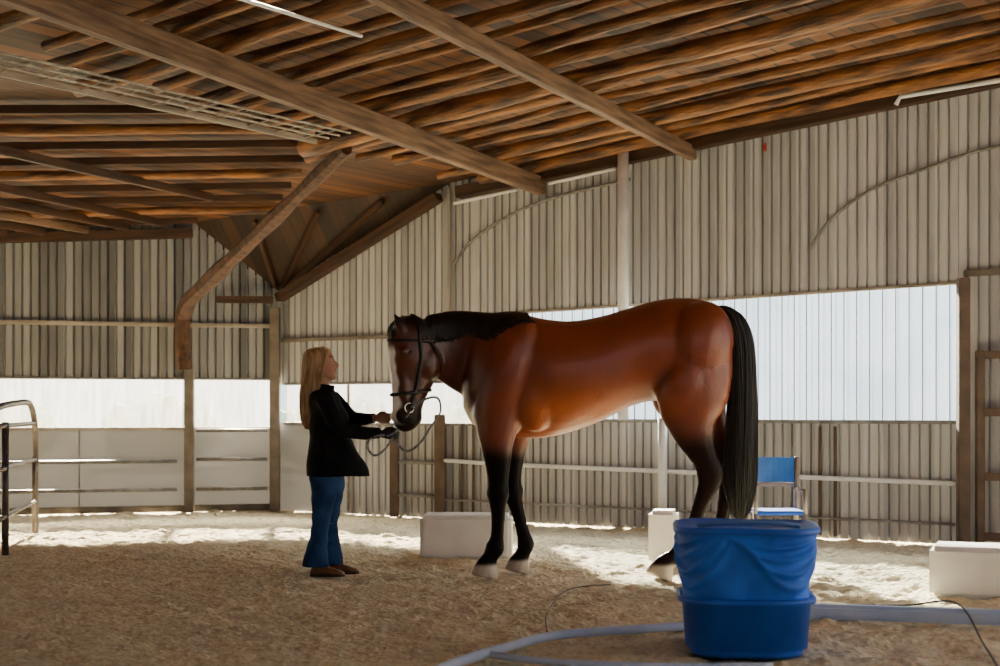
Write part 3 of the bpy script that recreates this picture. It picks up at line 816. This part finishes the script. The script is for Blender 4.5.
# ------------------------------------------------------------------ person
PY=10.90; PS=1500/PY
def pp_(px,py,y=0.0): return Vector(((px-500)/PS, PY+y, (577-py)/PS))
def hsec(secs,V,F,n=20,yo=0):
    out=[(pp_(s[0],s[1],s[4] if len(s)>4 else yo),Vector((s[2]/PS,0,0)),Vector((0,s[3],0))) for s in dens(secs,3)]
    ell_loft(out,V,F,n)
def limb(pts,rs,V,F,n=12): 
    P=smooth_path(pts,5); m=len(rs); R_=[]
    for i in range(len(P)):
        t=i/(len(P)-1)*(m-1); k=min(int(t),m-2); R_.append(rs[k]+(rs[k+1]-rs[k])*(t-k))
    tube_geo(P,R_,n,V,F)
V=[];F=[]
hsec([(324,346,3,.02),(324,347.3,8,.05),(324.5,350.5,11.5,.065),(325,355,13,.073),(326,361,13.4,.074),(327,367,12.8,.071),(328.5,372.5,11,.065),(330.5,377,9,.055),(332.3,380.5,6.6,.043),(333.3,383,3.8,.024)],V,F,22)
limb([pp_(337.3,360),pp_(339.8,364.5),pp_(342.2,368.2),pp_(339.2,369.9)],[.009,.011,.013,.008],V,F,8)
ball(V,F,pp_(338.3,372.6),(.012,.023,.006),6); ball(V,F,pp_(337.8,375.1),(.012,.020,.007),6); ball(V,F,pp_(336.2,380),(.019,.023,.016),8)
ball(V,F,pp_(336.1,357.8),(.015,.048,.010),8)
for sy in (-1,1):
    ball(V,F,pp_(333,370,sy*.033),(.03,.022,.025),8)
    ball(V,F,pp_(324,366,sy*.074),(.016,.010,.030),8)
piv=pp_(324,384); HS=.90; TILT=Matrix.Rotation(-math.radians(9),3,'Y')
def tilt(v): return piv+(TILT@(Vector(v)-piv))*HS
V=[tilt(v) for v in V]
hsec([(324,374,6.8,.046),(323,386,6.4,.046),(322.5,391,8,.07),(323,396,11,.145),(325,405,14,.175),(328,418,15,.155),(327,432,14,.135),(326,446,13.5,.13),(327,460,15.5,.16),(327,474,16.5,.165),(327,482,14,.145)],V,F,20)
for sy,x0,x1,x2 in ((-1,325,321,318),(1,329,328,329)):
    limb([pp_(x0,474,sy*.08),pp_(x0-1,500,sy*.082),pp_((x0+x1)/2,520,sy*.078),pp_(x1,540,sy*.078),pp_(x2,566,sy*.08)],[.08,.068,.05,.046,.034],V,F,14)
    limb([pp_(x2-2,571,sy*.08),pp_(x2+8,573,sy*.08),pp_(x2+16,574,sy*.09)],[.03,.032,.022],V,F,10)
armN=[pp_(326,398,-.165),pp_(334,414,-.205),pp_(344,430,-.205),pp_(364,434,-.175),pp_(382,435,-.14)]
armF=[pp_(327,398,.165),pp_(338,411,.20),pp_(350,421,.17),pp_(363,421,.12),pp_(374,420,.06)]
limb(armN,[.052,.047,.042,.036,.027],V,F,12); limb(armF,[.052,.047,.042,.036,.027],V,F,12)
def hand(w,d,side,V,F):
    d=Vector(d).normalized(); yv=Vector((0,1,0))*side; up=Vector((0,0,1)); up=(up-d*up.dot(d)).normalized()
    secs=[]
    for t,a,b in ((-.01,.026,.020),(.02,.032,.018),(.05,.040,.016),(.075,.040,.014),(.088,.034,.011)):
        secs.append((w+d*t,up*a,Vector((0,b,0))))
    ell_loft(secs,V,F,14)
    for k,(h,ln) in enumerate(((.031,.92),(.0105,1.0),(-.0105,.94),(-.031,.76))):
        p0=w+d*.072+up*h; p1=p0+(d*.040+yv*.004)*ln; p2=p1+(d*.014+yv*.026)*ln; p3=p2+(-d*.018+yv*.014)*ln
        tube_geo([p0,p0+(p1-p0)*.5,p1,p1+(p2-p1)*.5,p2,p2+(p3-p2)*.5,p3],[.0088,.0086,.0086,.008,.0078,.0072,.005],8,V,F)
    q0=w+d*.02+up*.024+yv*.006; q1=q0+d*.028+up*.018+yv*.016; q2=q1+d*.028+up*.0+yv*.012; q3=q2+d*.018-up*.008+yv*.004
    tube_geo([q0,q1,q2,q3],[.013,.0115,.010,.006],8,V,F)
hand(pp_(383,435.5,-.14),(1,.05,-.02),1,V,F)
hand(pp_(375,420,.05),(1,-.35,.0),-1,V,F)
M_skin=mat_vcol('skin',0.5,.05,80,.4,0,0,.05,10)
pbody=remeshed('body',V,F,.0062,M_skin,2,.4)
me=pbody.data; col=me.color_attributes.new('Col','FLOAT_COLOR','POINT')
TI=TILT.inverted()
for v in me.vertices:
    q=piv+(TI@(v.co-piv))/HS
    px=500+q.x*PS; py=577-q.z*PS; y=q.y-PY
    c=(.60,.32,.22)
    if 371.4<py<376.6 and px>337.5 and abs(y)<.024: c=(.42,.13,.11)
    if abs(py-357.2)<1.0 and px>333 and .012<abs(y)<.05: c=(.2,.10,.05)
    if 366<py<374 and px>328 and abs(y)>.03: c=lerp(c,(.62,.25,.18),.5)
    rx_=500+v.co.x*PS; ry_=577-v.co.z*PS
    if rx_>378 and ry_>427.5: c=(.012,.011,.012)      # dark riding glove
    col.data[v.index].color=(*c,1)
PL=pp_(327,577); PL.z=0
root=thing('person',PL,'person in black jacket, blue flared jeans and brown shoes holding reins','person')
adopt(root,pbody)
bv2=BVHTree.FromPolygons([v.co.copy() for v in me.vertices],[tuple(p.vertices) for p in me.polygons])
M_ew=mat('eye_white',(.7,.68,.66),rough=.2); M_ir=mat('iris',(.03,.02,.015),rough=.1)
fd=TILT@Vector((-1,0,0))
for sy in (-1,1):
    o_=tilt(pp_(350,361.5,sy*.032)); h=bv2.ray_cast(o_,fd)
    if h[0] is not None:
        c=h[0]+fd*.004
        V=[];F=[]; ball(V,F,c,(.008,.013,.006),8); adopt(root,mesh_obj('eye',V,F,M_ew))
        V=[];F=[]; ball(V,F,c-fd*.0055,(.004,.006,.006),8); adopt(root,mesh_obj('iris',V,F,M_ir))
V=[];F=[]
hsec([(324,386.5,8,.062),(323,390,9.2,.076),(323,393,12,.138),(324,398,15,.180),(326,406,17,.19),(329,418,19,.188),(329.5,432,19.5,.17),(331,447,23,.175),(334.5,461,28,.188),(337,471,31,.195),(338,478,31.5,.195)],V,F,26)
limb([p for p in armN],[.072,.064,.060,.052,.042],V,F,16)
limb([p for p in armF],[.072,.062,.056,.048,.038],V,F,16)
pts=[pp_(324,387,0)+Vector((math.cos(a)*.066,math.sin(a)*.066,.0-.012*math.cos(a))) for a in [math.pi*2*i/20 for i in range(21)]]
tube_geo(pts,.017,8,V,F)
jk=remeshed('jacket',V,F,.010,M_jacket,5,.5)
for v in jk.data.vertices:
    n_=noise.noise(Vector((v.co.x*8,v.co.y*5,v.co.z*9)))*.014
    v.co+= v.normal*n_
adopt(root,jk)
V=[];F=[]
hsec([(327,466,15.5,.158),(327.5,478,16.5,.165),(328,488,16.5,.155),(328,495,14,.13)],V,F,22)
for sy,x0,x1,x2 in ((-1,325,321,317),(1,330,328,329)):
    hsec([(x0,478,14,.088),(x0,495,12,.076),((x0+x1)/2,515,9.4,.060),(x1,530,8.4,.054),((x1+x2)/2,548,10,.066),(x2,560,12,.080),(x2,567,13.5,.088)],V,F,18,yo=sy*.082)
jn=remeshed('jeans',V,F,.009,M_jeans,3,.5)
for v in jn.data.vertices:
    n_=noise.noise(Vector((v.co.x*8,v.co.y*8,v.co.z*16)))*.009
    v.co+= v.normal*(n_+.003)
adopt(root,jn)
for sy,x in ((-1,312),(1,324)):
    V=[];F=[]; secs=[]
    for t,h,w in ((0,3.0,.026),(2,5.2,.036),(7,6.4,.040),(13,6.2,.042),(19,4.6,.046),(26,3.3,.048),(31,2.5,.040),(34,1.3,.022)):
        c=pp_(x+t,577-h-.6,sy*.085); secs.append((c,Vector((0,0,h/PS)),Vector((0,w,0))))
    ell_loft(secs,V,F,16)
    adopt(root,mesh_obj('shoe',V,F,M_shoe))
    V=[]
    pts=[(0,.02),(3,.036),(12,.040),(24,.05),(31,.042),(34.5,.018)]
    n=len(pts)
    for z in (0.001,.014):
        for t,w in pts: V.append(pp_(x+t-.3,577,sy*.085-w)+Vector((0,0,z)))
        for t,w in reversed(pts): V.append(pp_(x+t-.3,577,sy*.085+w)+Vector((0,0,z)))
    m2=2*n; F=[tuple(range(m2))[::-1],tuple(range(m2,2*m2))]+[(i,(i+1)%m2,m2+(i+1)%m2,m2+i) for i in range(m2)]
    adopt(root,mesh_obj('sole',V,F,M_leather,False))
V=[];F=[]
hs=[(322,344.5,5,.03),(322,346,10,.058),(321.5,349.5,13.8,.076),(320.5,355,15,.084),(317.5,362,14.2,.086),(315,370,12.8,.088),(313.5,382,12.3,.092),(312,396,11.8,.094),(311,410,10.6,.084),(309.5,422,8.2,.062),(308.5,431,3,.03)]
def tiltx(p):
    z0=pp_(0,392).z; w=max(0,min(1,(p.z-z0)/.16)); q=tilt(p); return p.lerp(q,w)
hsec([(a,b,c*.94,d*.94) for a,b,c,d in hs],V,F,24)
H2=dens(hs,2)
for i in range(1800):
    th=rnd.uniform(-1.0,1.0)*math.pi; q=1.0+rnd.uniform(-.05,.05); pts=[]; j1=len(H2)-1-int(rnd.random()*5); dr=rnd.uniform(-.2,.2); ph=rnd.random()*6
    for j in range(1,j1+1):
        s=H2[j]; a=th+dr*j/j1; wv=1+.03*math.sin(j*.6+ph)*(j/j1)
        pts.append(pp_(s[0]+math.cos(a)*s[2]*q*wv,s[1]+rnd.uniform(-.1,.1),math.sin(a)*s[3]*q*wv))
    if len(pts)>3:
        n=len(pts); tube_geo(pts,[.0020*(1-.6*(k/n)**3) for k in range(n)],3,V,F)
for i in range(350):
    sy=-1 if i%2 else 1; t=rnd.random()
    a=pp_(326+rnd.random()*7,346.2+rnd.random(),sy*.02*rnd.random())
    pts=smooth_path([a,pp_(334-3*t,350+2*t,sy*(.043+.01*t)),pp_(331.5-4*t,357,sy*(.070+.012*t)),pp_(327-3*t,368,sy*.080),pp_(322-3*t,382+rnd.random()*4,sy*.084),pp_(317,398+rnd.random()*8,sy*.09)],3)
    n=len(pts); tube_geo(pts,[.0024*(1-.6*(k/n)**3) for k in range(n)],3,V,F)
V=[tiltx(v) for v in V]
adopt(root,mesh_obj('hair',V,F,M_hair))

# ------------------------------------------------------------------ light
w=bpy.data.worlds.new('World'); scene.world=w; w.use_nodes=True
nt=w.node_tree; bg=nt.nodes['Background']
tc=nt.nodes.new('ShaderNodeTexCoord'); sx=nt.nodes.new('ShaderNodeSeparateXYZ'); cr=nt.nodes.new('ShaderNodeValToRGB')
nt.links.new(tc.outputs['Generated'],sx.inputs[0]); nt.links.new(sx.outputs['Z'],cr.inputs[0])
cr.color_ramp.elements[0].position=0.0; cr.color_ramp.elements[0].color=(.95,.97,1,1)
cr.color_ramp.elements[1].position=.5; cr.color_ramp.elements[1].color=(.45,.63,.95,1)
wn=nt.nodes.new('ShaderNodeTexNoise'); wn.inputs['Scale'].default_value=14; nt.links.new(tc.outputs['Generated'],wn.inputs['Vector'])
mxw=nt.nodes.new('ShaderNodeMix'); mxw.data_type='RGBA'; mxw.blend_type='MULTIPLY'
c2=nt.nodes.new('ShaderNodeValToRGB'); c2.color_ramp.elements[0].position=.38; c2.color_ramp.elements[0].color=(.66,.73,.76,1); c2.color_ramp.elements[1].position=.6; c2.color_ramp.elements[1].color=(1,1,.95,1)
nt.links.new(wn.outputs['Fac'],c2.inputs[0]); mxw.inputs[0].default_value=1
nt.links.new(cr.outputs[0],mxw.inputs[6]); nt.links.new(c2.outputs[0],mxw.inputs[7])
nt.links.new(mxw.outputs[2],bg.inputs[0]); bg.inputs[1].default_value=3.0
sd=bpy.data.lights.new('sun','SUN'); sd.energy=92; sd.angle=.04; sd.color=(1,.84,.62)
so=bpy.data.objects.new('sun',sd); COL.objects.link(so)
el=math.radians(21.5); az=math.radians(8)
d=Vector((math.sin(az)*math.cos(el),-math.cos(az)*math.cos(el),-math.sin(el)))
so.rotation_euler=d.to_track_quat('-Z','Y').to_euler(); so.location=(0,30,15)
def lamp(loc,e,c,r=.25):  # unseen point light added as warm fill for roof and walls
    l=bpy.data.lights.new('added_warm_fill','POINT'); l.energy=e; l.color=c; l.shadow_soft_size=r
    o=bpy.data.objects.new('added_warm_fill',l); COL.objects.link(o); o.location=loc
lamp((5.0,7.5,2.6),45,(1,.66,.34)); lamp((0.5,6.0,2.9),12,(1,.75,.5))
def floor_fill(P,u,dist,z,aim_o,sx_,sy_,e,c):  # unseen area light added outdoors to brighten the floor near a wall
    l=bpy.data.lights.new('added_floor_fill','AREA'); l.shape='RECTANGLE'; l.size=sx_; l.size_y=sy_; l.energy=e; l.color=c
    o=bpy.data.objects.new('added_floor_fill',l); COL.objects.link(o); o.location=P(u,-dist,z)
    dd=(P(u,aim_o,0)-P(u,-dist,z)).normalized(); o.rotation_euler=dd.to_track_quat('-Z','Y').to_euler()
floor_fill(R,5.5,3.2,4.4,2.2,6,1.4,1200,(1,.90,.72))
floor_fill(Lf,2.5,3.4,4.0,2.0,6,1.4,2000,(1,.90,.72))

# ------------------------------------------------------------------ camera
cd=bpy.data.cameras.new('camera'); cd.lens=54; cd.sensor_width=36; cd.shift_y=.077
cd.dof.use_dof=True; cd.dof.focus_distance=10.8; cd.dof.aperture_fstop=2.8
cam=bpy.data.objects.new('camera',cd); COL.objects.link(cam); cam.location=(0,0,1.2); cam.rotation_euler=(math.pi/2,0,0)
scene.camera=cam
